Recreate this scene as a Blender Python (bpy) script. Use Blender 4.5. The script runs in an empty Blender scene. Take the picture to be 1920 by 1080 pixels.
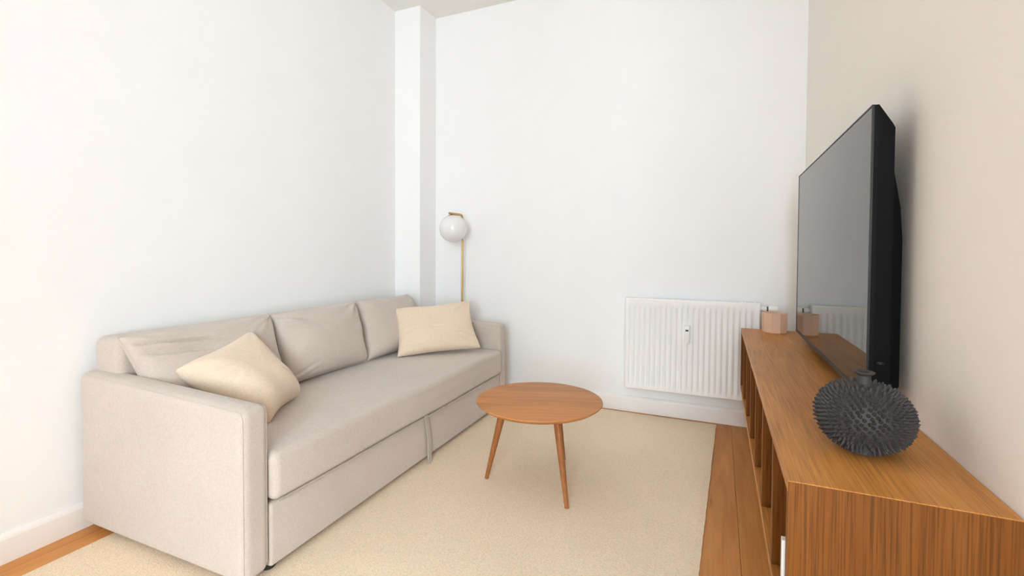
import bpy, bmesh, math, random
from mathutils import Vector, Matrix
random.seed(7)
scene = bpy.context.scene
col = scene.collection
PI = math.pi

# ------------------------------------------------------------------ camera
F_PX, YAW, PITCH, ROLL, CY = 881.98, -0.413785, 0.0240765, 0.0050353, 496.44
cam_data = bpy.data.cameras.new('camera')
cam = bpy.data.objects.new('camera', cam_data)
col.objects.link(cam)
cam_data.sensor_fit = 'HORIZONTAL'
cam_data.sensor_width = 36.0
cam_data.lens = 36.0 * F_PX / 1920.0
cam_data.shift_y = (CY - 540.0) / 1920.0
cam_data.clip_start = 0.02
fwd = Vector((math.sin(YAW) * math.cos(PITCH), math.cos(YAW) * math.cos(PITCH), -math.sin(PITCH)))
rgt = Vector((math.cos(YAW), -math.sin(YAW), 0))
upv = rgt.cross(fwd)
r2 = math.cos(ROLL) * rgt + math.sin(ROLL) * upv
u2 = -math.sin(ROLL) * rgt + math.cos(ROLL) * upv
m = Matrix((r2, u2, -fwd)).transposed().to_4x4()
m.translation = Vector((0, 0, 1.1))
cam.matrix_world = m
scene.camera = cam

# ------------------------------------------------------------------ world, light, exposure
scene.view_settings.view_transform = 'Standard'
scene.view_settings.look = 'None'
scene.view_settings.gamma = 1.0
scene.view_settings.use_curve_mapping = False
scene.view_settings.exposure = 0.0
scene.cycles.use_denoising = True
scene.cycles.max_bounces = 14
scene.cycles.diffuse_bounces = 10
scene.cycles.glossy_bounces = 6
scene.cycles.sample_clamp_indirect = 8.0
world = bpy.data.worlds.new('daylight')
scene.world = world
world.use_nodes = True
bg = world.node_tree.nodes['Background']
bg.inputs['Color'].default_value = (0.86, 0.93, 1.0, 1)
bg.inputs['Strength'].default_value = 2.0

REAR_Y = -2.4
# daylight falling in through the two windows of the rear wall (they stand behind the camera)
WINDOWS = [(-0.15, 1.00, 0.55, 2.55), (1.25, 2.40, 0.55, 2.55)]
for x0, x1, z0, z1 in WINDOWS:
    ld = bpy.data.lights.new('window_daylight', 'AREA')
    ld.shape = 'RECTANGLE'
    ld.size = (x1 - x0) * 0.96
    ld.size_y = (z1 - z0) * 0.96
    ld.energy = 180.0
    ld.color = (0.755, 0.895, 1.0)
    lo = bpy.data.objects.new('window_daylight', ld)
    col.objects.link(lo)
    lo.location = ((x0 + x1) / 2, REAR_Y - 0.30, (z0 + z1) / 2)
    lo.rotation_euler = (PI / 2, 0, 0)
    lo.rotation_euler = Vector((0, 1, -0.04)).to_track_quat('-Z', 'Y').to_euler()


# ------------------------------------------------------------------ helpers
def tag(o, label=None, cat=None, group=None, kind=None):
    if label: o['label'] = label
    if cat: o['category'] = cat
    if group: o['group'] = group
    if kind: o['kind'] = kind
    return o


def thing(name, label, cat, loc=(0, 0, 0), rz=0.0, group=None):
    o = bpy.data.objects.new(name, None)
    col.objects.link(o)
    o.empty_display_size = 0.1
    o.location = loc
    o.rotation_euler = (0, 0, rz)
    return tag(o, label, cat, group)


def obj(name, bm, mat, parent=None, smooth=True, origin=None, kind=None, label=None):
    """link a bmesh as one object; geometry is in the parent's space; origin moves the pivot"""
    if origin is None:
        xs = [v.co for v in bm.verts]
        lo = Vector((min(c.x for c in xs), min(c.y for c in xs), min(c.z for c in xs)))
        hi = Vector((max(c.x for c in xs), max(c.y for c in xs), max(c.z for c in xs)))
        origin = Vector(((lo.x + hi.x) / 2, (lo.y + hi.y) / 2, lo.z))
    origin = Vector(origin)
    for v in bm.verts:
        v.co -= origin
    bmesh.ops.recalc_face_normals(bm, faces=bm.faces)
    me = bpy.data.meshes.new(name)
    bm.to_mesh(me)
    bm.free()
    for p in me.polygons:
        p.use_smooth = smooth
    if smooth:
        try:
            me.set_sharp_from_angle(angle=math.radians(38))
        except Exception:
            pass
    me.materials.append(mat)
    o = bpy.data.objects.new(name, me)
    col.objects.link(o)
    o.location = origin
    if parent:
        o.parent = parent
    if kind: o['kind'] = kind
    if label: o['label'] = label
    return o


def box(lo, hi, bevel=0.0, seg=2, bm=None):
    b = bm or bmesh.new()
    lo, hi = Vector(lo), Vector(hi)
    vs = [b.verts.new((x, y, z)) for x in (lo.x, hi.x) for y in (lo.y, hi.y) for z in (lo.z, hi.z)]
    fs = []
    for f in ((0, 1, 3, 2), (4, 6, 7, 5), (0, 4, 5, 1), (2, 3, 7, 6), (0, 2, 6, 4), (1, 5, 7, 3)):
        fs.append(b.faces.new([vs[i] for i in f]))
    bmesh.ops.recalc_face_normals(b, faces=fs)
    if bevel > 0:
        es = list({e for f in fs for e in f.edges})
        bmesh.ops.bevel(b, geom=es, offset=bevel, segments=seg, profile=0.5, affect='EDGES')
    return b


def soft_box(lo, hi, r, cuts=10, seg=4, fn=None):
    """box with truly rounded edges and corners, gridded so that fn can dent and crown it"""
    lo, hi = Vector(lo), Vector(hi)
    cs = []
    for a in range(3):
        l, h = lo[a], hi[a]
        edge = [r * math.tan(PI / 4 * k / seg) for k in range(seg)]
        c = [l + r - e for e in edge[::-1]]
        c = [l] + c
        mid = [l + r + (h - l - 2 * r) * k / cuts for k in range(1, cuts)]
        cs.append(c + mid + [h - (q - l) for q in c[::-1]])
    b = bmesh.new()
    cache = {}

    def vert(i, j, k):
        key = (i, j, k)
        if key not in cache:
            p = Vector((cs[0][i], cs[1][j], cs[2][k]))
            inn = Vector([min(max(p[a], lo[a] + r), hi[a] - r) for a in range(3)])
            d = p - inn
            if d.length > 1e-9: p = inn + d.normalized() * r
            if fn: p = Vector(fn(p))
            cache[key] = b.verts.new(p)
        return cache[key]

    n = [len(c) - 1 for c in cs]
    for a in range(3):
        u, v = [(1, 2), (2, 0), (0, 1)][a]
        for side in (0, n[a]):
            for i in range(n[u]):
                for j in range(n[v]):
                    q = []
                    for di, dj in ((0, 0), (1, 0), (1, 1), (0, 1)):
                        idx = [0, 0, 0]
                        idx[a], idx[u], idx[v] = side, i + di, j + dj
                        q.append(vert(*idx))
                    b.faces.new(q if side else q[::-1])
    return b


def lathe(profile, seg=48, center=(0, 0, 0), bm=None, cap0=True, cap1=True):
    b = bm or bmesh.new()
    c = Vector(center)
    rings = []
    for r, z in profile:
        rings.append([b.verts.new(c + Vector((r * math.cos(2 * PI * i / seg), r * math.sin(2 * PI * i / seg), z))) for i in range(seg)])
    for a, d in zip(rings, rings[1:]):
        for i in range(seg):
            j = (i + 1) % seg
            b.faces.new((a[i], a[j], d[j], d[i]))
    if cap0 and profile[0][0] > 1e-6: b.faces.new(rings[0][::-1])
    if cap1 and profile[-1][0] > 1e-6: b.faces.new(rings[-1])
    return b


def tube(points, radii, seg=16, bm=None):
    b = bm or bmesh.new()
    pts = [Vector(p) for p in points]
    if not isinstance(radii, (list, tuple)): radii = [radii] * len(pts)
    rings = []
    prev = None
    for i, p in enumerate(pts):
        t = (pts[min(i + 1, len(pts) - 1)] - pts[max(i - 1, 0)]).normalized()
        a = Vector((0, 0, 1)) if abs(t.z) < 0.9 else Vector((1, 0, 0))
        if prev is not None: a = prev
        n = (a - t * a.dot(t)).normalized()
        prev = n
        k = t.cross(n)
        rings.append([b.verts.new(p + radii[i] * (math.cos(2 * PI * s / seg) * n + math.sin(2 * PI * s / seg) * k)) for s in range(seg)])
    for a, d in zip(rings, rings[1:]):
        for s in range(seg):
            u = (s + 1) % seg
            b.faces.new((a[s], a[u], d[u], d[s]))
    b.faces.new(rings[0][::-1])
    b.faces.new(rings[-1])
    return b


def cushion(c, thick, pull=0.06, n=30, wrinkle=None, power=0.55, sag=0.0, blunt=0.0):
    """soft cushion through four corners c = [top-left, top-right, bottom-right, bottom-left], seen from its front"""
    c = [Vector(p) for p in c]
    nrm = ((c[1] - c[3]).cross(c[0] - c[2])).normalized()
    b = bmesh.new()
    front, back = {}, {}
    for i in range(n + 1):
        for j in range(n + 1):
            s0, t0 = -1 + 2 * i / n, -1 + 2 * j / n
            s0 = math.sin(s0 * PI / 2) * 0.35 + s0 * 0.65
            t0 = math.sin(t0 * PI / 2) * 0.35 + t0 * 0.65
            s = s0 * (1 - pull * (1 - t0 * t0))
            t = t0 * (1 - pull * (1 - s0 * s0))
            k = 1 - blunt * (s0 * t0) ** 6
            s, t = s * k, t * k
            u, v = (s + 1) / 2, (t + 1) / 2
            p = c[3] * (1 - u) * (1 - v) + c[2] * u * (1 - v) + c[1] * u * v + c[0] * (1 - u) * v
            h = max(0.0, (1 - s0 ** 4) * (1 - t0 ** 4)) ** power
            h *= 1 - 0.25 * t0 * sag
            off = thick / 2 * h
            w = wrinkle(s0, t0) * min(1, h * 2.5) if wrinkle else 0
            edge = i in (0, n) or j in (0, n)
            front[i, j] = b.verts.new(p + nrm * (off + w))
            back[i, j] = front[i, j] if edge else b.verts.new(p - nrm * off)
    for i in range(n):
        for j in range(n):
            b.faces.new((front[i, j], front[i + 1, j], front[i + 1, j + 1], front[i, j + 1]))
            q = (back[i, j], back[i, j + 1], back[i + 1, j + 1], back[i + 1, j])
            if len(set(q)) == 4: b.faces.new(q)
    return b


def seam(c, r, pull=0.06, n=30):
    """piping that follows the outline of cushion(c, ...)"""
    c = [Vector(p) for p in c]
    pts = []
    for k in range(4 * n):
        side, f = divmod(k, n)
        a = -1 + 2 * f / n
        s0, t0 = ((a, 1), (1, -a), (-a, -1), (-1, a))[side]
        s = s0 * (1 - pull * (1 - t0 * t0)); t = t0 * (1 - pull * (1 - s0 * s0))
        u, v = (s + 1) / 2, (t + 1) / 2
        pts.append(c[3] * (1 - u) * (1 - v) + c[2] * u * (1 - v) + c[1] * u * v + c[0] * (1 - u) * v)
    pts.append(pts[0])
    return tube(pts, r, 6)


# ------------------------------------------------------------------ materials
def new_mat(name):
    mt = bpy.data.materials.new(name)
    mt.use_nodes = True
    nt = mt.node_tree
    return mt, nt, nt.nodes['Principled BSDF']


def N(nt, typ, **kw):
    n = nt.nodes.new(typ)
    for k, v in kw.items():
        if k in n.inputs: n.inputs[k].default_value = v
        else: setattr(n, k, v)
    return n


def ramp(nt, stops):
    n = nt.nodes.new('ShaderNodeValToRGB')
    e = n.color_ramp.elements
    while len(e) < len(stops): e.new(0.5)
    for k, (p, c) in zip(e, stops):
        k.position = p
        k.color = (*c, 1)
    return n


def coords(nt, scale=(1, 1, 1), rot=(0, 0, 0), rand=False):
    tc = N(nt, 'ShaderNodeTexCoord')
    mp = N(nt, 'ShaderNodeMapping')
    mp.inputs['Scale'].default_value = scale
    mp.inputs['Rotation'].default_value = rot
    nt.links.new(tc.outputs['Object'], mp.inputs['Vector'])
    if rand:
        oi = N(nt, 'ShaderNodeObjectInfo')
        mu = N(nt, 'ShaderNodeMath', operation='MULTIPLY')
        mu.inputs[1].default_value = 37.0
        nt.links.new(oi.outputs['Random'], mu.inputs[0])
        nt.links.new(mu.outputs[0], mp.inputs['Location'])
    return mp


def plain(name, color, rough=0.5, metal=0.0, bump=0.0, bscale=200.0, spec=0.5, coat=0.0, var=0.03):
    mt, nt, bs = new_mat(name)
    bs.inputs['Roughness'].default_value = rough
    bs.inputs['Metallic'].default_value = metal
    bs.inputs['Specular IOR Level'].default_value = spec
    bs.inputs['Coat Weight'].default_value = coat
    mp = coords(nt)
    nz = N(nt, 'ShaderNodeTexNoise', Scale=6.0, Detail=4.0)
    nt.links.new(mp.outputs[0], nz.inputs['Vector'])
    rp = ramp(nt, [(0.3, [c * (1 - var) for c in color]), (0.7, [min(1, c * (1 + var)) for c in color])])
    nt.links.new(nz.outputs['Fac'], rp.inputs['Fac'])
    nt.links.new(rp.outputs['Color'], bs.inputs['Base Color'])
    if bump:
        n2 = N(nt, 'ShaderNodeTexNoise', Scale=bscale, Detail=3.0)
        nt.links.new(mp.outputs[0], n2.inputs['Vector'])
        bp = N(nt, 'ShaderNodeBump', Strength=bump, Distance=0.002)
        nt.links.new(n2.outputs['Fac'], bp.inputs['Height'])
        nt.links.new(bp.outputs['Normal'], bs.inputs['Normal'])
    return mt


def wood(name, dark, mid, light, axis='Y', rough=0.45, pore=0.35, rand=False, fine=1.0, figure=0.0):
    mt, nt, bs = new_mat(name)
    L = nt.links.new
    long_, wide = 0.9, 9.0
    sc = {'X': (long_, wide, wide), 'Y': (wide, long_, wide), 'Z': (wide, wide, long_)}[axis]
    mp = coords(nt, sc, rand=rand)
    nz = N(nt, 'ShaderNodeTexNoise', Scale=1.6, Detail=6.0, Roughness=0.6, Distortion=0.6)
    L(mp.outputs[0], nz.inputs['Vector'])
    rp = ramp(nt, [(0.28, dark), (0.5, mid), (0.74, light)])
    L(nz.outputs['Fac'], rp.inputs['Fac'])
    s2 = {'X': (5, 230 * fine, 230 * fine), 'Y': (230 * fine, 5, 230 * fine), 'Z': (230 * fine, 230 * fine, 5)}[axis]
    mp2 = coords(nt, s2, rand=rand)
    n2 = N(nt, 'ShaderNodeTexNoise', Scale=1.0, Detail=3.0, Roughness=0.55)
    L(mp2.outputs[0], n2.inputs['Vector'])
    rp2 = ramp(nt, [(0.36, (1 - pore,) * 3), (0.56, (1, 1, 1))])
    L(n2.outputs['Fac'], rp2.inputs['Fac'])
    mx = N(nt, 'ShaderNodeMix', data_type='RGBA', blend_type='MULTIPLY')
    mx.inputs['Factor'].default_value = 1.0
    L(rp.outputs['Color'], mx.inputs['A'])
    L(rp2.outputs['Color'], mx.inputs['B'])
    last = mx.outputs['Result']
    if rand:
        oi = N(nt, 'ShaderNodeObjectInfo')
        rr = ramp(nt, [(0.0, (0.86, 0.86, 0.86)), (1.0, (1.1, 1.07, 1.04))])
        L(oi.outputs['Random'], rr.inputs['Fac'])
        m3 = N(nt, 'ShaderNodeMix', data_type='RGBA', blend_type='MULTIPLY')
        m3.inputs['Factor'].default_value = 1.0
        L(last, m3.inputs['A']); L(rr.outputs['Color'], m3.inputs['B'])
        last = m3.outputs['Result']
    if figure:
        mp3 = coords(nt, {'X': (1.5, 12, 12), 'Y': (12, 1.5, 12), 'Z': (12, 12, 1.5)}[axis], rand=rand)
        vk = N(nt, 'ShaderNodeTexVoronoi', Scale=0.55)
        L(mp3.outputs[0], vk.inputs['Vector'])
        kr = ramp(nt, [(0.0, (0.45, 0.33, 0.25)), (0.07, (1, 1, 1))])
        L(vk.outputs['Distance'], kr.inputs['Fac'])
        m4 = N(nt, 'ShaderNodeMix', data_type='RGBA', blend_type='MULTIPLY')
        m4.inputs['Factor'].default_value = figure
        L(last, m4.inputs['A']); L(kr.outputs['Color'], m4.inputs['B'])
        last = m4.outputs['Result']
    L(last, bs.inputs['Base Color'])
    bs.inputs['Roughness'].default_value = rough
    bs.inputs['Specular IOR Level'].default_value = 0.22
    bp = N(nt, 'ShaderNodeBump', Strength=0.12, Distance=0.001)
    L(n2.outputs['Fac'], bp.inputs['Height'])
    L(bp.outputs['Normal'], bs.inputs['Normal'])
    return mt


def fabric(name, c1, c2, thread=420.0, bump=0.35, patch=3.0, fuzz=0.25, slub=0.5):
    mt, nt, bs = new_mat(name)
    L = nt.links.new
    outs = []
    for sc in ((thread, thread, thread * 0.22), (thread * 0.25, thread * 0.25, thread)):
        mp = coords(nt, sc)
        nz = N(nt, 'ShaderNodeTexNoise', Scale=1.0, Detail=2.0)
        L(mp.outputs[0], nz.inputs['Vector'])
        outs.append(nz.outputs['Fac'])
    ad = N(nt, 'ShaderNodeMath', operation='ADD')
    L(outs[0], ad.inputs[0]); L(outs[1], ad.inputs[1])
    hf = N(nt, 'ShaderNodeMath', operation='MULTIPLY')
    hf.inputs[1].default_value = 0.5
    L(ad.outputs[0], hf.inputs[0])
    rp = ramp(nt, [(0.5 - 0.2 / max(slub, 0.01) * 0.5, c1), (0.5 + 0.2 / max(slub, 0.01) * 0.5, c2)])
    L(hf.outputs[0], rp.inputs['Fac'])
    mp = coords(nt)
    big = N(nt, 'ShaderNodeTexNoise', Scale=patch, Detail=3.0)
    L(mp.outputs[0], big.inputs['Vector'])
    br = ramp(nt, [(0.3, (0.95, 0.95, 0.95)), (0.7, (1.03, 1.03, 1.03))])
    L(big.outputs['Fac'], br.inputs['Fac'])
    mx = N(nt, 'ShaderNodeMix', data_type='RGBA', blend_type='MULTIPLY')
    mx.inputs['Factor'].default_value = 1.0
    L(rp.outputs['Color'], mx.inputs['A']); L(br.outputs['Color'], mx.inputs['B'])
    L(mx.outputs['Result'], bs.inputs['Base Color'])
    bs.inputs['Roughness'].default_value = 0.95
    bs.inputs['Specular IOR Level'].default_value = 0.15
    bs.inputs['Sheen Weight'].default_value = fuzz
    bs.inputs['Sheen Roughness'].default_value = 0.6
    bp = N(nt, 'ShaderNodeBump', Strength=bump, Distance=0.0015)
    L(hf.outputs[0], bp.inputs['Height'])
    L(bp.outputs['Normal'], bs.inputs['Normal'])
    return mt


WALL_C = (0.865, 0.865, 0.86)
M = {}
M['wall'] = plain('wall_paint', WALL_C, 0.85, bump=0.05, bscale=120, spec=0.2, var=0.008)
M['wall_bounce_tint'] = plain('wall_paint_bounce_tint', (0.865, 0.83, 0.78), 0.85, bump=0.05, bscale=120, spec=0.2, var=0.008)  # white wall tinted warm: bounced light is put into the base colour
M['ceiling'] = plain('ceiling_paint', (0.85, 0.83, 0.80), 0.9, bump=0.04, bscale=120, spec=0.1, var=0.008)
M['trim'] = plain('trim_paint', (0.86, 0.84, 0.81), 0.45, spec=0.4, var=0.01)
M['radiator'] = plain('radiator_enamel', (0.86, 0.85, 0.835), 0.35, spec=0.5, var=0.008)
M['white_plastic'] = plain('white_plastic', (0.84, 0.83, 0.80), 0.4, var=0.01)
M['dark_plastic'] = plain('dark_plastic', (0.03, 0.03, 0.03), 0.4)
M['floor'] = wood('pine_boards', (0.50, 0.20, 0.052), (0.60, 0.265, 0.072), (0.69, 0.325, 0.10), 'Y', 0.42, 0.12, rand=True, figure=0.8)
M['subfloor'] = plain('dark_gap', (0.10, 0.055, 0.03), 0.9)
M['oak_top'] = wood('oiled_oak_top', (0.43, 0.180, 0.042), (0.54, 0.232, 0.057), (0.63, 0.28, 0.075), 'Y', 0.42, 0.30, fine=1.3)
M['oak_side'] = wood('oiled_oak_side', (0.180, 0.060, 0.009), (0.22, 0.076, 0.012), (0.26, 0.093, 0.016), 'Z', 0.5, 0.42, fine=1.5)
M['table'] = wood('oiled_table_oak', (0.42, 0.165, 0.050), (0.56, 0.235, 0.078), (0.67, 0.305, 0.11), 'X', 0.45, 0.16)
M['table_leg'] = wood('oiled_leg_oak', (0.28, 0.10, 0.030), (0.36, 0.138, 0.044), (0.43, 0.17, 0.06), 'Z', 0.4, 0.2)
M['sofa'] = fabric('greige_weave', (0.485, 0.412, 0.355), (0.60, 0.525, 0.465))
M['sofa_seam'] = fabric('greige_seam', (0.40, 0.34, 0.29), (0.48, 0.41, 0.36))
M['cream'] = fabric('cream_linen', (0.68, 0.535, 0.39), (0.80, 0.655, 0.505), thread=300, bump=0.5)
M['black'] = plain('black_foot', (0.012, 0.012, 0.012), 0.4)
M['brass'] = plain('brushed_brass', (0.58, 0.385, 0.155), 0.35, metal=1.0, var=0.04)
M['opal'] = plain('opal_glass', (0.78, 0.765, 0.76), 0.25, spec=0.4, coat=0.15, var=0.005)
M['clay'] = plain('pale_clay', (0.70, 0.46, 0.32), 0.8, bump=0.3, bscale=90, var=0.09)
M['stone'] = plain('charcoal_stoneware', (0.046, 0.040, 0.039), 0.65, bump=0.3, bscale=260, var=0.25)
M['tv_case'] = plain('black_casing', (0.006, 0.006, 0.006), 0.6, bump=0.1, bscale=500, spec=0.1)
M['tv_bezel'] = plain('dark_bezel', (0.02, 0.018, 0.017), 0.4, spec=0.3)
M['paper'] = plain('white_cover', (0.80, 0.78, 0.75), 0.6)
M['screen'] = plain('glass_screen', (0.006, 0.006, 0.007), 0.03, spec=0.5, var=0.02)

# rug: undyed wool, fine looped rows
mt, nt, bs = new_mat('wool_rug')
L = nt.links.new
mp = coords(nt, (130, 190, 130))
vo = N(nt, 'ShaderNodeTexVoronoi', Scale=1.0, Randomness=0.75)
L(mp.outputs[0], vo.inputs['Vector'])
mpb = coords(nt)
nz = N(nt, 'ShaderNodeTexNoise', Scale=120.0, Detail=3.0)
L(mpb.outputs[0], nz.inputs['Vector'])
ng = N(nt, 'ShaderNodeTexNoise', Scale=2.2, Detail=4.0)
L(mpb.outputs[0], ng.inputs['Vector'])
rv = ramp(nt, [(0.1, (0.90, 0.755, 0.575)), (0.9, (0.77, 0.635, 0.465))])
L(vo.outputs['Distance'], rv.inputs['Fac'])
rg = ramp(nt, [(0.3, (0.97, 0.965, 0.96)), (0.7, (1.03, 1.03, 1.03))])
L(ng.outputs['Fac'], rg.inputs['Fac'])
mx = N(nt, 'ShaderNodeMix', data_type='RGBA', blend_type='MULTIPLY')
mx.inputs['Factor'].default_value = 1.0
L(rv.outputs['Color'], mx.inputs['A']); L(rg.outputs['Color'], mx.inputs['B'])
rs = ramp(nt, [(0.35, (0.94, 0.935, 0.925)), (0.65, (1.04, 1.04, 1.04))])
L(nz.outputs['Fac'], rs.inputs['Fac'])
mx2 = N(nt, 'ShaderNodeMix', data_type='RGBA', blend_type='MULTIPLY')
mx2.inputs['Factor'].default_value = 1.0
L(mx.outputs['Result'], mx2.inputs['A']); L(rs.outputs['Color'], mx2.inputs['B'])
L(mx2.outputs['Result'], bs.inputs['Base Color'])
bs.inputs['Roughness'].default_value = 1.0
bs.inputs['Specular IOR Level'].default_value = 0.05
bp = N(nt, 'ShaderNodeBump', Strength=0.45, Distance=0.002, invert=True)
L(vo.outputs['Distance'], bp.inputs['Height'])
L(bp.outputs['Normal'], bs.inputs['Normal'])
M['rug'] = mt

# thin clear window glass
mt = bpy.data.materials.new('window_glass')
mt.use_nodes = True
nt = mt.node_tree
nt.nodes.clear()
out = N(nt, 'ShaderNodeOutputMaterial')
tr = N(nt, 'ShaderNodeBsdfTransparent')
gl = N(nt, 'ShaderNodeBsdfGlossy', Roughness=0.01)
fr = N(nt, 'ShaderNodeFresnel', IOR=1.3)
mi = N(nt, 'ShaderNodeMixShader')
nt.links.new(fr.outputs[0], mi.inputs[0])
nt.links.new(tr.outputs[0], mi.inputs[1])
nt.links.new(gl.outputs[0], mi.inputs[2])
nt.links.new(mi.outputs[0], out.inputs[0])
M['glass'] = mt

# ------------------------------------------------------------------ the room
BACK_Y, RIGHT_X, CEIL_Z = 3.337, 0.474, 3.03
RET_Y, EAST_X = -0.75, 2.5


def left_x(y):          # the left wall runs slightly out of square
    return -2.302 - 0.044 * (y - 0.9)


def struct(name, bm, mat, label, cat, smooth=False, parent=None):
    o = obj(name, bm, mat, parent, smooth)
    o['kind'] = 'structure'
    o['label'] = label
    o['category'] = cat
    return o


def prism(poly, z0, z1):
    b = bmesh.new()
    lo = [b.verts.new((x, y, z0)) for x, y in poly]
    hi = [b.verts.new((x, y, z1)) for x, y in poly]
    b.faces.new(lo[::-1]); b.faces.new(hi)
    n = len(poly)
    for i in range(n):
        b.faces.new((lo[i], lo[(i + 1) % n], hi[(i + 1) % n], hi[i]))
    return b


floor = struct('floor', box((-2.7, REAR_Y - 0.2, -0.12), (EAST_X + 0.2, BACK_Y + 0.2, -0.022)), M['subfloor'],
               'warm pine plank floor under the rug and console', 'floor')
BOARD_W = 0.178
edges = []
x = 0.088 - 0.0
k0 = math.floor((-2.62 - 0.088) / BOARD_W)
k1 = math.ceil((EAST_X - 0.088) / BOARD_W)
bd = box((-BOARD_W / 2 + 0.0004, REAR_Y, -0.022), (BOARD_W / 2 - 0.0004, BACK_Y + 0.02, 0.0), 0.0015, 2)
bmesh.ops.recalc_face_normals(bd, faces=bd.faces)
me = bpy.data.meshes.new('floor_board')
bd.to_mesh(me); bd.free()
me.materials.append(M['floor'])
for k in range(k0, k1):
    o = bpy.data.objects.new('floor_board', me)
    col.objects.link(o)
    o.parent = floor
    o.location = Vector((0.088 + (k + 0.5) * BOARD_W, 0, 0)) - floor.location

struct('ceiling', box((-2.8, REAR_Y - 0.2, CEIL_Z), (EAST_X + 0.2, BACK_Y + 0.2, CEIL_Z + 0.12)), M['ceiling'],
       'plain white painted ceiling above the corner column', 'ceiling')
struct('wall_back', box((-2.75, BACK_Y, -0.02), (EAST_X, BACK_Y + 0.15, CEIL_Z)), M['wall'],
       'white painted wall behind the radiator and floor lamp', 'wall')
ya, yb = REAR_Y - 0.1, BACK_Y + 0.1
struct('wall_left', prism([(left_x(ya) - 0.15, ya), (left_x(ya), ya), (left_x(yb), yb), (left_x(yb) - 0.15, yb)], -0.02, CEIL_Z), M['wall'],
       'bright white wall behind the sofa', 'wall')
struct('wall_right', box((RIGHT_X, RET_Y, -0.02), (RIGHT_X + 0.15, BACK_Y + 0.1, CEIL_Z)), M['wall_bounce_tint'],
       'white wall behind the television and console, warm bounce light painted in', 'wall')
struct('wall_return', box((RIGHT_X + 0.15, RET_Y, -0.02), (EAST_X + 0.1, RET_Y + 0.15, CEIL_Z)), M['wall'],
       'white wall turning the corner behind the viewer', 'wall')
struct('wall_east', box((EAST_X, REAR_Y - 0.1, -0.02), (EAST_X + 0.15, RET_Y + 0.1, CEIL_Z)), M['wall'],
       'white side wall of the room part behind the viewer', 'wall')
# rear wall with two window openings
b = bmesh.new()
xs = [-2.6, WINDOWS[0][0], WINDOWS[0][1], WINDOWS[1][0], WINDOWS[1][1], EAST_X + 0.1]
zs0, zs1 = WINDOWS[0][2], WINDOWS[0][3]
for a, c in ((0, 1), (2, 3), (4, 5)):
    box((xs[a], REAR_Y - 0.2, -0.02), (xs[c], REAR_Y, CEIL_Z), bm=b)
for a, c in ((1, 2), (3, 4)):
    box((xs[a], REAR_Y - 0.2, -0.02), (xs[c], REAR_Y, zs0), bm=b)
    box((xs[a], REAR_Y - 0.2, zs1), (xs[c], REAR_Y, CEIL_Z), bm=b)
struct('wall_rear', b, M['wall'], 'white window wall behind the viewer', 'wall')
for i, (x0, x1, z0, z1) in enumerate(WINDOWS):
    w = thing('window_%d' % (i + 1), 'tall white casement window in the rear wall, %s one' % ('left' if i == 0 else 'right'), 'window', ((x0 + x1) / 2, REAR_Y - 0.12, z0))
    w['kind'] = 'structure'
    hw, hh = (x1 - x0) / 2, z1 - z0
    f = bmesh.new()
    for lo, hi in (((-hw, -0.03, 0), (-hw + 0.05, 0.03, hh)), ((hw - 0.05, -0.03, 0), (hw, 0.03, hh)),
                   ((-hw + 0.05, -0.03, 0), (hw - 0.05, 0.03, 0.05)), ((-hw + 0.05, -0.03, hh - 0.05), (hw - 0.05, 0.03, hh)),
                   ((-0.025, -0.03, 0.05), (0.025, 0.03, hh - 0.05))):
        box(lo, hi, bm=f)
    obj('window_frame', f, M['trim'], w, False)
    for s in (-1, 1):
        xa, xb = (-hw + 0.05, -0.025) if s < 0 else (0.025, hw - 0.05)
        obj('pane', box((xa, -0.003, 0.05), (xb, 0.003, hh - 0.05)), M['glass'], w, False)

# boxed-in column in the far left corner
struct('wall_column', box((left_x(3.2) - 0.02, 3.11, -0.01), (-2.16, BACK_Y + 0.01, CEIL_Z + 0.01), 0.004, 2), M['wall'],
       'white boxed-in column in the corner behind the sofa', 'column')


def baseboard(name, p0, p1, normal, label, h=0.105, t=0.016):
    """moulded skirting from p0 to p1 on the floor, standing out along normal"""
    p0, p1, nv = Vector((*p0, 0)), Vector((*p1, 0)), Vector((*normal, 0)).normalized()
    prof = [(0, 0), (t, 0), (t, h - 0.020), (t * 0.85, h - 0.012), (t * 0.5, h - 0.003), (t * 0.3, h), (0, h)]
    b = bmesh.new()
    ra = [b.verts.new(p0 + nv * a + Vector((0, 0, z))) for a, z in prof]
    rb = [b.verts.new(p1 + nv * a + Vector((0, 0, z))) for a, z in prof]
    for i in range(len(prof)):
        j = (i + 1) % len(prof)
        b.faces.new((ra[i], ra[j], rb[j], rb[i]))
    b.faces.new(ra[::-1]); b.faces.new(rb)
    return struct(name, b, M['trim'], label, 'baseboard', False)


baseboard('baseboard_back', (-2.16, BACK_Y), (RIGHT_X, BACK_Y), (0, -1), 'white skirting board below the radiator', h=0.108)
baseboard('baseboard_left', (left_x(REAR_Y), REAR_Y), (left_x(3.11), 3.11), (1, 0.044), 'white skirting board beside the sofa arm')
baseboard('baseboard_right', (RIGHT_X, RET_Y), (RIGHT_X, BACK_Y - 0.017), (-1, 0), 'white skirting board below the console')

# ------------------------------------------------------------------ rug
RC = [(-2.115, -0.55), (-0.115, -0.55), (0.001, 3.272), (-2.17, 3.285)]      # corners
nu, nv = 70, 130
b = bmesh.new()
top, bot = {}, {}
rnd = random.Random(3)
wob = [rnd.uniform(-1, 1) for _ in range(400)]


def wave(k, f):
    return 0.0008 * math.sin(k * 0.43 + f) + 0.0013 * wob[k % 400]


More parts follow.
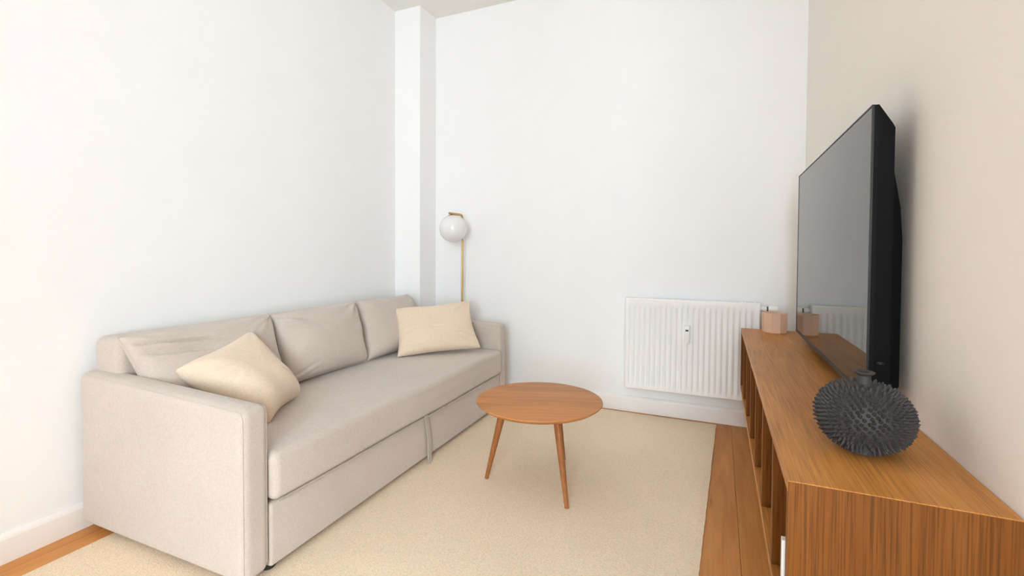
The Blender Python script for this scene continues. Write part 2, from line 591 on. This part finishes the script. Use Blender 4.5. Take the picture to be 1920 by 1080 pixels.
for i in range(nu + 1):
    for j in range(nv + 1):
        u, v = i / nu, j / nv
        p = (Vector(RC[0]) * (1 - u) * (1 - v) + Vector(RC[1]) * u * (1 - v) + Vector(RC[2]) * u * v + Vector(RC[3]) * (1 - u) * v)
        if i in (0, nu): p.x += wave(j, i)
        if j in (0, nv): p.y += wave(i, j) * 0.7
        z = 0.011 + 0.0012 * math.sin(p.x * 9 + 1) * math.sin(p.y * 7)
        if i in (0, nu) or j in (0, nv): z = 0.007
        top[i, j] = b.verts.new((p.x, p.y, z))
        if i in (0, nu) or j in (0, nv): bot[i, j] = b.verts.new((p.x, p.y, 0.0005))
for i in range(nu):
    for j in range(nv):
        b.faces.new((top[i, j], top[i + 1, j], top[i + 1, j + 1], top[i, j + 1]))
for i in range(nu):
    for j in (0, nv):
        b.faces.new((top[i, j], top[i + 1, j], bot[i + 1, j], bot[i, j]))
for j in range(nv):
    for i in (0, nu):
        b.faces.new((top[i, j], top[i, j + 1], bot[i, j + 1], bot[i, j]))
b.faces.new([bot[0, 0], bot[nu, 0], bot[nu, nv], bot[0, nv]])
rug = obj('rug', b, M['rug'])
tag(rug, 'large cream woven wool rug under the sofa and round table', 'rug')
RZ = 0.0115

# ------------------------------------------------------------------ sofa (local: x = 0 at the front, -x towards the wall, y along the seat)
SL, SD = 2.075, 0.915
sofa = thing('sofa', 'three-seat greige fabric sofa bed along the left wall', 'sofa', (-1.362, 1.0, 0), math.radians(0.8))
AT, AH, Z0 = 0.102, 0.630, 0.034


def arm_slope(x):          # the arm falls a little towards the front
    return 1 - 0.058 * (1 + x / SD)


def arm(y0, y1):
    def fn(c):
        f = 1 - abs((c.y - (y0 + y1) / 2) / ((y1 - y0) / 2))
        z = c.z
        if c.z > AH - 0.05: z += 0.004 * max(0, f)
        return (c.x, c.y, Z0 + (z - Z0) * arm_slope(c.x))
    return soft_box((-SD, y0, Z0), (0, y1, AH), 0.03, 8, 4, fn)


a1 = obj('armrest', arm(0, AT), M['sofa'], sofa)
a2 = obj('armrest', arm(SL - AT, SL), M['sofa'], sofa)
k_ = 0.0088 - 0.0006
for y0, par in ((0, a1), (SL - AT, a2)):
    for yy in (y0 + k_, y0 + AT - k_):
        pts = [(-SD + 0.04, yy, AH - k_), (-0.03, yy, AH - k_), (-0.016, yy, AH - k_ - 0.003), (-k_, yy, AH - 0.03), (-k_, yy, Z0 + 0.03)]
        pts = [(a, b_, Z0 + (c_ - Z0) * arm_slope(a)) for a, b_, c_ in pts]
        sm = obj('welt_seam', tube(pts, 0.0020, 6), M['sofa'], None)
        sm.parent = par
        sm.location = sm.location - par.location
base = obj('base', soft_box((-SD + 0.02, AT + 0.003, Z0), (-0.004, SL - AT - 0.003, 0.252), 0.012, 6, 3), M['sofa'], sofa)
# pull strap of the bed drawer, hanging in front of the base
sy = 1.04
spts = [(0.004, sy - 0.006, 0.262), (0.006, sy, 0.21), (0.009, sy + 0.012, 0.14), (0.010, sy + 0.014, 0.08), (0.014, sy + 0.010, 0.035), (0.026, sy - 0.002, 0.018)]
b = bmesh.new()
prev = None
for p in spts:
    p = Vector(p)
    ring = [b.verts.new(p + Vector(d)) for d in ((-0.003, -0.014, 0), (0.003, -0.014, 0), (0.003, 0.014, 0), (-0.003, 0.014, 0))]
    if prev:
        for i in range(4): b.faces.new((prev[i], prev[(i + 1) % 4], ring[(i + 1) % 4], ring[i]))
    else:
        b.faces.new(ring)
    prev = ring
b.faces.new(prev[::-1])
obj('pull_strap', b, M['sofa_seam'], sofa)


def seat_fn(c):
    u = (c.y - AT) / (SL - 2 * AT)
    v = (-c.x) / 0.7
    z = c.z
    crown = math.sin(PI * min(1, max(0, u))) ** 0.5
    if z > 0.36:
        z += 0.010 * crown * min(1, max(0, v) * 4 + 0.3) + 0.003 * math.sin(9 * u + 3 * v) * crown
    x = c.x
    if c.x > -0.1:
        x += 0.008 * math.sin(PI * u) * (1 - abs((z - 0.34) / 0.12)) + 0.003 * math.sin(13 * u)
    return (x, c.y, z)


seat = obj('seat_cushion', soft_box((-0.72, AT + 0.004, 0.258), (0.014, SL - AT - 0.004, 0.424), 0.028, 26, 5, seat_fn), M['sofa'], sofa)
pts = [(0.012, AT + 0.02, 0.2605), (0.022, SL / 2, 0.2605), (0.012, SL - AT - 0.02, 0.2605)]
s = obj('welt_seam', tube(pts, 0.003, 6), M['sofa_seam'], None)
s.parent = seat
s.location = s.location - seat.location
backf = obj('back_frame', soft_box((-SD, 0.05, 0.25), (-SD + 0.165, SL - 0.05, 0.762), 0.03, 8, 4), M['sofa'], sofa)


def wr(seed, amp=0.006):
    q = random.Random(seed)
    ws = [(q.uniform(-1, 1), q.uniform(-1, 1), q.uniform(0, PI), q.uniform(5, 11), q.uniform(2, 5)) for _ in range(7)]

    def f(s, t):
        v = 0
        for cx, cy, an, fr, sh in ws:
            a = (s - cx) * math.cos(an) + (t - cy) * math.sin(an)
            d = -(s - cx) * math.sin(an) + (t - cy) * math.cos(an)
            v += math.exp(-(d * sh) ** 2 - (a * 1.6) ** 2)
        # diagonal tension folds from the upper corners
        for cx in (-1, 1):
            a = math.atan2(1 - t, (s - cx) * -cx + 1e-6)
            rr = math.hypot(s - cx, 1 - t)
            v += 0.9 * math.sin(a * 9) * math.exp(-rr * 1.6) * min(1, rr * 3)
        return amp * v * 0.5
    return f


def folds(base_fn, segs):
    def f(s, t):
        v = base_fn(s, t)
        for x0, y0, x1, y1, w, a in segs:
            dx, dy = x1 - x0, y1 - y0
            ln2 = dx * dx + dy * dy
            q = ((s - x0) * dx + (t - y0) * dy) / ln2
            d = ((s - x0) * dy - (t - y0) * dx) / math.sqrt(ln2)
            fade = max(0.0, min(1, (q + 0.1) / 0.25, (1.1 - q) / 0.45))
            if fade > 0:
                d += 0.03 * math.sin(q * 4 + x0 * 9)
                v += fade * a * (-math.exp(-(d / w) ** 2) + 0.6 * math.exp(-((d - 1.9 * w) / (w * 1.2)) ** 2))
        return v
    return f


FOLDS = (
    [(-0.98, 0.80, 0.10, 0.46, 0.045, 0.016), (-0.98, 0.55, -0.05, 0.22, 0.05, 0.014), (-0.9, -0.05, -0.2, -0.22, 0.05, 0.004), (0.95, 0.9, 0.55, 0.45, 0.05, 0.006)],
    [(-0.96, 0.93, -0.45, 0.62, 0.05, 0.013), (-0.9, 0.62, -0.3, 0.5, 0.06, 0.004), (0.97, 0.93, 0.72, 0.5, 0.05, 0.011), (-0.95, -0.82, -0.45, -0.70, 0.05, 0.006), (-0.8, -0.95, -0.3, -0.85, 0.05, 0.005)],
    [(-0.95, 0.9, -0.55, 0.5, 0.05, 0.005), (0.9, 0.85, 0.4, 0.5, 0.06, 0.005)],
)
FOLD_P1 = [(-0.95, 0.5, -0.45, 0.25, 0.06, 0.005), (-0.9, 0.1, -0.5, 0.1, 0.06, 0.004), (0.9, -0.7, 0.5, -0.35, 0.06, 0.005)]
FOLD_P2 = [(0.95, -0.55, 0.35, -0.35, 0.06, 0.010), (0.95, -0.85, 0.45, -0.62, 0.05, 0.010), (-0.95, -0.2, -0.5, -0.1, 0.06, 0.005), (-0.2, -0.1, 0.4, -0.22, 0.06, 0.004), (0.9, 0.9, 0.55, 0.3, 0.07, 0.007)]

# three loose-filled back cushions; corners seen from the front: top-left, top-right, bottom-right, bottom-left
for k, (y0, y1, b0, b1, zt0, zt1, xt) in enumerate(((0.045, 0.715, 0.100, 0.668, 0.768, 0.782, -0.738), (0.715, 1.335, 0.668, 1.250, 0.775, 0.788, -0.735), (1.352, 1.905, 1.255, 1.945, 0.788, 0.79, -0.735))):
    cs = [(xt, y0, zt0), (xt, y1, zt1), (-0.575, b1, 0.438), (-0.575, b0, 0.438)]
    bcu = obj('back_cushion', cushion(cs, 0.17, 0.045, 64, folds(wr(11 + k, 0.020), FOLDS[k]), 0.42, sag=0.5), M['sofa'], sofa)
    sm = obj('piping', seam(cs, 0.0026, 0.045), M['sofa'], None)
    sm.parent = bcu
    sm.location = sm.location - bcu.location
for fx, fy in ((-0.05, 0.13), (-0.05, SL - 0.13), (-SD + 0.08, 0.13), (-SD + 0.08, SL - 0.13)):
    obj('foot', lathe([(0.022, 0.0130), (0.026, 0.017), (0.026, 0.06)], 20, (fx, fy, 0)), M['black'], sofa)

# throw pillows
P1 = [(-1.888, 1.109, 0.650), (-2.034, 1.529, 0.721), (-1.745, 1.570, 0.448), (-1.587, 1.285, 0.435)]
p1 = obj('throw_pillow', cushion(P1, 0.17, 0.10, 60, folds(wr(31, 0.008), FOLD_P1), 0.45, blunt=0.015), M['cream'])
tag(p1, 'cream linen throw pillow slumped against the near sofa arm', 'pillow', 'cream throw pillows')
P2 = [(-2.034, 2.595, 0.716), (-1.638, 2.985, 0.756), (-1.456, 2.812, 0.459), (-1.850, 2.412, 0.440)]
p2 = obj('throw_pillow', cushion(P2, 0.13, 0.10, 60, folds(wr(47, 0.012), FOLD_P2), 0.5, blunt=0.02), M['cream'])
tag(p2, 'cream linen throw pillow propped in the sofa corner below the floor lamp', 'pillow', 'cream throw pillows')

# ------------------------------------------------------------------ round coffee table
tx, ty = -0.782, 2.115
table = thing('coffee_table', 'round oiled-wood coffee table on three tapered splayed legs', 'table', (tx, ty, RZ), math.radians(20))
H = 0.400 - RZ
R_ = 0.302
obj('table_top', lathe([(R_ - 0.05, H - 0.024), (R_ - 0.022, H - 0.0225), (R_ - 0.004, H - 0.010), (R_, H - 0.005), (R_ - 0.0015, H - 0.001), (R_ - 0.005, H)], 96), M['table'], table)
rot = Matrix.Rotation(-math.radians(20), 3, 'Z')
for fx, fy in ((-1.014, 2.015), (-0.580, 1.917), (-0.735, 2.368)):
    f = rot @ Vector((fx - tx, fy - ty, 0))
    t = f * 0.66
    top_, foot_ = Vector((t.x, t.y, H - 0.024)), Vector((f.x, f.y, 0.0))
    pts, rad = [], []
    for i in range(9):
        a = i / 8
        pts.append(foot_.lerp(top_, a))
        rad.append(0.0095 + (0.0185 - 0.0095) * min(1, a * 1.15))
    bm_ = tube(pts, rad, 20)
    for v in bm_.verts:
        if v.co.z < 0.004: v.co.z = 0.0005
        if v.co.z > H - 0.03: v.co.z = max(v.co.z, H - 0.026)
    obj('leg', bm_, M['table_leg'], table)
b = lathe([(0.21, H - 0.034), (0.215, H - 0.030), (0.215, H - 0.024)], 48)
obj('apron_ring', b, M['table_leg'], table)

# ------------------------------------------------------------------ wall-hung console shelf
CX0, CX1, CYN, CYF, CZ0, CZ1 = 0.130, RIGHT_X - 0.001, 1.048, 3.127, 0.297, 0.660
console = thing('media_console', 'long wall-hung oak media console with open compartments', 'console', ((CX0 + CX1) / 2, (CYN + CYF) / 2, CZ0))
T = 0.024


def cbox(name, lo, hi, mat, bev=0.0012):
    o = console.location
    return obj(name, box(Vector(lo) - o, Vector(hi) - o, bev, 1), mat, console, False)


cbox('top_panel', (CX0, CYN, CZ1 - T), (CX1, CYF, CZ1), M['oak_top'])
cbox('bottom_panel', (CX0, CYN, CZ0), (CX1, CYF, CZ0 + T), M['oak_top'])
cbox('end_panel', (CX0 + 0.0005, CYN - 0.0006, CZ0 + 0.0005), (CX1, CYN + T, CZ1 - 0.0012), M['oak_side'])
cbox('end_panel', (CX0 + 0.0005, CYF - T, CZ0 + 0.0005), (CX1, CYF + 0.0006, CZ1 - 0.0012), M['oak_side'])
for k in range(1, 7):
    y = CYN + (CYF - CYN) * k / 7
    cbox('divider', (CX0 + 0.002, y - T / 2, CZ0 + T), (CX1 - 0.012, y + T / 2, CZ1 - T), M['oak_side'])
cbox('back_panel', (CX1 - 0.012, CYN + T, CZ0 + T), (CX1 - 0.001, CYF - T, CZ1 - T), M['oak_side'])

# slim white book at the front of the nearest compartment
bk = thing('book', 'slim white book standing upright in the nearest console compartment', 'book', (0.235, CYN + T + 0.010, CZ0 + T))
cv = bmesh.new()
box((-0.108, -0.008, 0), (0.105, -0.006, 0.205), bm=cv)
box((-0.108, 0.006, 0), (0.105, 0.008, 0.205), bm=cv)
box((-0.110, -0.008, 0), (-0.108, 0.008, 0.205), bm=cv)
obj('cover', cv, M['paper'], bk, False)
obj('page_block', box((-0.1075, -0.0058, 0.003), (0.101, 0.0058, 0.202)), M['paper'], bk, False)

# ------------------------------------------------------------------ television
TX, TY0, TY1, TZ0, TZ1 = 0.372, 1.548, 2.805, 0.707, 1.503
tv = thing('television', 'large flat black television standing on the oak console', 'television', (TX + 0.02, (TY0 + TY1) / 2, CZ1))
o = tv.location


def tbox(name, lo, hi, mat, bev=0.0, parent=None):
    return obj(name, box(Vector(lo) - o, Vector(hi) - o, bev, 2), mat, tv, False)


tbox('screen', (TX, TY0 + 0.004, TZ0 + 0.010), (TX + 0.004, TY1 - 0.004, TZ1 - 0.004), M['screen'])
bz = bmesh.new()
for lo, hi in (((TX - 0.0015, TY0, TZ0), (TX + 0.004, TY0 + 0.004, TZ1)), ((TX - 0.0015, TY1 - 0.004, TZ0), (TX + 0.004, TY1, TZ1)),
               ((TX - 0.0015, TY0 + 0.004, TZ1 - 0.004), (TX + 0.004, TY1 - 0.004, TZ1)), ((TX - 0.003, TY0 + 0.004, TZ0), (TX + 0.004, TY1 - 0.004, TZ0 + 0.010))):
    box(Vector(lo) - o, Vector(hi) - o, bm=bz)
obj('bezel', bz, M['tv_bezel'], tv, False)
# back casing: full-size thin slab that chamfers to a smaller rear plate
b = bmesh.new()
rows = [(TX + 0.004, 0.001), (TX + 0.014, 0.001), (TX + 0.046, 0.052), (TX + 0.052, 0.064)]
rings = []
for xx, ins in rows:
    rings.append([b.verts.new(Vector((xx, yy, zz)) - o) for yy, zz in ((TY0 + ins * 0.12, TZ0 + ins * 0.15 + 0.001), (TY1 - ins * 0.12, TZ0 + ins * 0.15 + 0.001), (TY1 - ins * 0.12, TZ1 - ins), (TY0 + ins * 0.12, TZ1 - ins))])
for a, c in zip(rings, rings[1:]):
    for i in range(4): b.faces.new((a[i], a[(i + 1) % 4], c[(i + 1) % 4], c[i]))
b.faces.new(rings[0]); b.faces.new(rings[-1])
obj('back_casing', b, M['tv_case'], tv, False)
for fy in (TY0 + 0.22, TY1 - 0.22):
    f = bmesh.new()
    box(Vector((TX + 0.053, fy - 0.02, CZ1 + 0.008)) - o, Vector((TX + 0.075, fy + 0.02, TZ0 + 0.03)) - o, 0.003, 2, bm=f)
    box(Vector((TX + 0.050, fy - 0.05, CZ1 + 0.0005)) - o, Vector((TX + 0.095, fy + 0.05, CZ1 + 0.010)) - o, 0.003, 2, bm=f)
    obj('foot', f, M['tv_case'], tv, False)
b = bmesh.new()  # rear housing, its depth and taper shaped to deepen shade beside the wall
prof = [(TX + 0.050, TZ1 - 0.085), (TX + 0.066, TZ1 - 0.17), (TX + 0.082, TZ1 - 0.27), (TX + 0.088, TZ1 - 0.36), (TX + 0.088, TZ0 + 0.03), (TX + 0.078, TZ0 + 0.012), (TX + 0.050, TZ0 + 0.012)]
ends = [[b.verts.new(Vector((px_, yy + (0.012 if px_ > TX + 0.06 else 0) * sg, pz_)) - o) for px_, pz_ in prof] for yy, sg in ((TY0 + 0.05, 1), (TY1 - 0.05, -1))]
for i in range(len(prof)):
    k = (i + 1) % len(prof)
    b.faces.new((ends[0][i], ends[0][k], ends[1][k], ends[1][i]))
b.faces.new(ends[0][::-1]); b.faces.new(ends[1])
obj('rear_housing', b, M['tv_case'], tv)
kb = lathe([(0.010, 0), (0.010, 0.006)], 16, Vector((TX + 0.030, TY0 + 0.006, TZ0 + 0.10)) - o)
obj('control_knob', kb, M['tv_bezel'], tv)

# ------------------------------------------------------------------ spiky vase
vx, vy = 0.304, 1.284
vase = thing('spiky_vase', 'round charcoal stoneware vase covered in spikes, small neck', 'vase', (vx, vy, CZ1))
VR, VH, VC = 0.087, 0.0725, 0.079        # body radius, half height, centre height
prof = [(0.034, 0.0005), (0.040, 0.002)]
for i in range(4, 29):
    a = -PI / 2 + PI * i / 31
    prof.append((VR * math.cos(a) ** 0.9, VC + VH * math.sin(a)))
obj('body', lathe(prof, 56), M['stone'], vase)
zt = VC + VH + 0.006
obj('neck', lathe([(0.0165, zt - 0.014), (0.0130, zt + 0.003), (0.0125, zt + 0.012), (0.0195, zt + 0.018), (0.0200, zt + 0.0205), (0.0185, zt + 0.0215), (0.011, zt + 0.020), (0.010, zt + 0.004)], 32), M['stone'], vase)
b = bmesh.new()
rq = random.Random(5)
lat0, lat1 = math.sin(math.radians(-80)), math.sin(math.radians(72))
NSP = 720
for i in range(NSP):
    a = math.asin(lat0 + (lat1 - lat0) * (i + 0.5) / NSP)
    th = i * PI * (3 - math.sqrt(5)) + rq.uniform(-0.03, 0.03)
    rr = VR * math.cos(a) ** 0.9
    c0 = Vector((rr * math.cos(th), rr * math.sin(th), VC + VH * math.sin(a)))
    nrm = Vector((math.cos(a) * math.cos(th) / VR, math.cos(a) * math.sin(th) / VR, math.sin(a) / VH)).normalized()
    tz = Vector((-math.sin(a) * math.cos(th), -math.sin(a) * math.sin(th), math.cos(a)))
    tz = (tz - nrm * tz.dot(nrm)).normalized()
    tt = nrm.cross(tz)
    Ls = rq.uniform(0.0095, 0.0125)
    tip = c0 + (nrm * 0.92 + Vector((0, 0, 0.30 if a < 0 else 0.12))).normalized() * Ls
    rb_ = 0.0050
    ring = [b.verts.new(c0 - nrm * 0.002 + rb_ * (math.cos(2 * PI * k / 6) * tz + math.sin(2 * PI * k / 6) * tt)) for k in range(6)]
    rm = [b.verts.new(tip.lerp(c0, 0.22) + rb_ * 0.42 * (math.cos(2 * PI * k / 6) * tz + math.sin(2 * PI * k / 6) * tt)) for k in range(6)]
    tv_ = b.verts.new(tip)
    for k in range(6):
        l = (k + 1) % 6
        b.faces.new((ring[k], ring[l], rm[l], rm[k]))
        b.faces.new((rm[k], rm[l], tv_))
for v in b.verts:
    v.co.z = max(v.co.z, 0.0012)
obj('spikes', b, M['stone'], vase, kind='stuff')

# ------------------------------------------------------------------ small clay pot at the far end of the console
pot = thing('candle_pot', 'small faceted pale clay pot at the far end of the console', 'pot', (0.296, 3.036, CZ1), math.radians(10))
pr, ph = 0.066, 0.112
b = bmesh.new()
prof = [(pr * 0.93, 0.0005), (pr * 0.97, 0.006), (pr, 0.05), (pr * 1.0, ph - 0.004), (pr * 0.98, ph), (pr * 0.86, ph), (pr * 0.84, ph - 0.004), (pr * 0.80, 0.03), (0.0, 0.03)]
b = lathe(prof[:-1], 9, cap1=True)
obj('body', b, M['clay'], pot, False)
obj('candle', lathe([(pr * 0.70, 0.028), (pr * 0.70, 0.078), (pr * 0.64, 0.080)], 24), M['paper'], pot)

# ------------------------------------------------------------------ radiator
RX0, RX1, RZ0, RZ1, RY = -0.577, 0.238, 0.188, 0.803, 3.236
rad = thing('radiator', 'white ribbed panel radiator on the wall below the bright patch', 'radiator', ((RX0 + RX1) / 2, RY + 0.04, RZ0))
o = rad.location
nr = 23
per = (RX1 - RX0 - 0.04) / nr
xs = [(RX0, 0.004), (RX0 + 0.004, 0.0), (RX0 + 0.02, 0.0)]
for k in range(nr):
    x0 = RX0 + 0.02 + k * per
    xs += [(x0 + per * 0.16, 0.0), (x0 + per * 0.34, 0.008), (x0 + per * 0.66, 0.008), (x0 + per * 0.84, 0.0)]
xs += [(RX1 - 0.02, 0.0), (RX1 - 0.004, 0.0), (RX1, 0.004)]
zrows = [(RZ0, 0, 0.004), (RZ0 + 0.004, 0, 0), (RZ0 + 0.028, 0, 0), (RZ0 + 0.045, 1, 0), (RZ1 - 0.062, 1, 0), (RZ1 - 0.046, 0, 0), (RZ1 - 0.006, 0, 0), (RZ1, 0, 0.005)]
b = bmesh.new()
grid = [[b.verts.new(Vector((x, RY + max(d * k, e, d if x in (RX0, RX1) else 0), z)) - o) for x, d in xs] for z, k, e in zrows]
for ra, rb in zip(grid, grid[1:]):
    for i in range(len(xs) - 1):
        b.faces.new((ra[i], ra[i + 1], rb[i + 1], rb[i]))
obj('front_panel', b, M['radiator'], rad)
obj('rear_panel', box(Vector((RX0 + 0.002, RY + 0.062, RZ0 + 0.01)) - o, Vector((RX1 - 0.002, RY + 0.072, RZ1 - 0.006)) - o, 0.003), M['radiator'], rad, False)
for xx in (RX0 - 0.001, RX1 - 0.001):
    obj('side_cover', box(Vector((xx, RY + 0.006, RZ0 + 0.006)) - o, Vector((xx + 0.002, RY + 0.070, RZ1 - 0.001)) - o), M['radiator'], rad, False)
b = bmesh.new()
box(Vector((RX0, RY + 0.004, RZ1 - 0.006)) - o, Vector((RX1, RY + 0.012, RZ1)) - o, bm=b)
box(Vector((RX0, RY + 0.062, RZ1 - 0.006)) - o, Vector((RX1, RY + 0.072, RZ1)) - o, bm=b)
k = RX0 + 0.01
while k < RX1 - 0.01:
    box(Vector((k, RY + 0.012, RZ1 - 0.005)) - o, Vector((k + 0.009, RY + 0.062, RZ1 - 0.001)) - o, bm=b)
    k += 0.018
obj('top_grille', b, M['radiator'], rad, False)
for xx in (RX0 + 0.12, RX1 - 0.14):
    obj('bracket', box(Vector((xx, RY + 0.070, RZ0 + 0.03)) - o, Vector((xx + 0.03, BACK_Y - 0.0005, RZ1 - 0.05)) - o), M['radiator'], rad, False)
mx_ = -0.180
meter = obj('heat_meter', box(Vector((mx_ - 0.016, RY - 0.020, 0.522)) - o, Vector((mx_ + 0.016, RY + 0.009, 0.640)) - o, 0.004, 2), M['white_plastic'], rad, True)
d = obj('display', box(Vector((mx_ - 0.009, RY - 0.0212, 0.603)) - o, Vector((mx_ + 0.009, RY - 0.0195, 0.614)) - o), M['dark_plastic'], None, False)
d.parent = meter; d.location = d.location - meter.location
d = obj('button', lathe([(0.004, 0), (0.004, 0.002)], 16), M['white_plastic'], None)
d.rotation_euler = (PI / 2, 0, 0)
d.parent = meter; d.location = Vector((mx_, RY - 0.0195, 0.552)) - o - meter.location
# valve with thermostat head on the right-hand side, pipe to the floor
vz, vyy = 0.765, RY + 0.036


def hcyl(prof, x0):
    b = lathe(prof, 28)
    bmesh.ops.rotate(b, verts=b.verts[:], cent=(0, 0, 0), matrix=Matrix.Rotation(PI / 2, 3, 'Y'))
    for v in b.verts: v.co += Vector((x0, vyy, vz)) - o
    return b


obj('valve', hcyl([(0.010, 0), (0.010, 0.012), (0.017, 0.013), (0.017, 0.036), (0.012, 0.037)], RX1), M['white_plastic'], rad)
obj('valve_ring', hcyl([(0.0155, 0), (0.0155, 0.008)], RX1 + 0.037), M['dark_plastic'], rad)
obj('thermostat_knob', hcyl([(0.018, 0), (0.021, 0.002), (0.0225, 0.02), (0.0215, 0.048), (0.018, 0.052)], RX1 + 0.045), M['white_plastic'], rad)
obj('pipe', tube([Vector((RX1 + 0.024, vyy, z)) - o for z in (0.002, 0.3, 0.6, vz)], 0.0085, 16), M['radiator'], rad)

# ------------------------------------------------------------------ floor lamp behind the far sofa arm
lx, ly = -1.838, 3.215
lamp = thing('floor_lamp', 'slim brass floor lamp with white opal globe in the far corner', 'lamp', (lx, ly, 0))
obj('base', lathe([(0.105, 0.0125), (0.108, 0.015), (0.108, 0.026), (0.104, 0.030), (0.012, 0.032)], 48), M['brass'], lamp)
zp = 1.398
obj('pole', tube([(0, 0, 0.03), (0, 0, 0.5), (0, 0, 1.0), (0, 0, zp - 0.022), (-0.001, -0.003, zp - 0.008), (-0.003, -0.012, zp), (-0.006, -0.035, zp + 0.001), (-0.014, -0.170, zp + 0.001)], 0.0085, 16), M['brass'], lamp)
gx, gy, gr = -0.012, -0.116, 0.105
gz = 1.287
obj('collar', lathe([(0.040, gz + 0.095), (0.041, gz + 0.100), (0.030, gz + 0.104), (0.008, gz + 0.105), (0.008, zp)], 32, (gx, gy, 0)), M['brass'], lamp)
gp = []
for i in range(1, 33):
    a = -PI / 2 + PI * i / 34
    gp.append((gr * math.cos(a), gz + gr * math.sin(a)))
obj('globe_shade', lathe([(0.0005, gz - gr)] + gp, 48, (gx, gy, 0)), M['opal'], lamp)
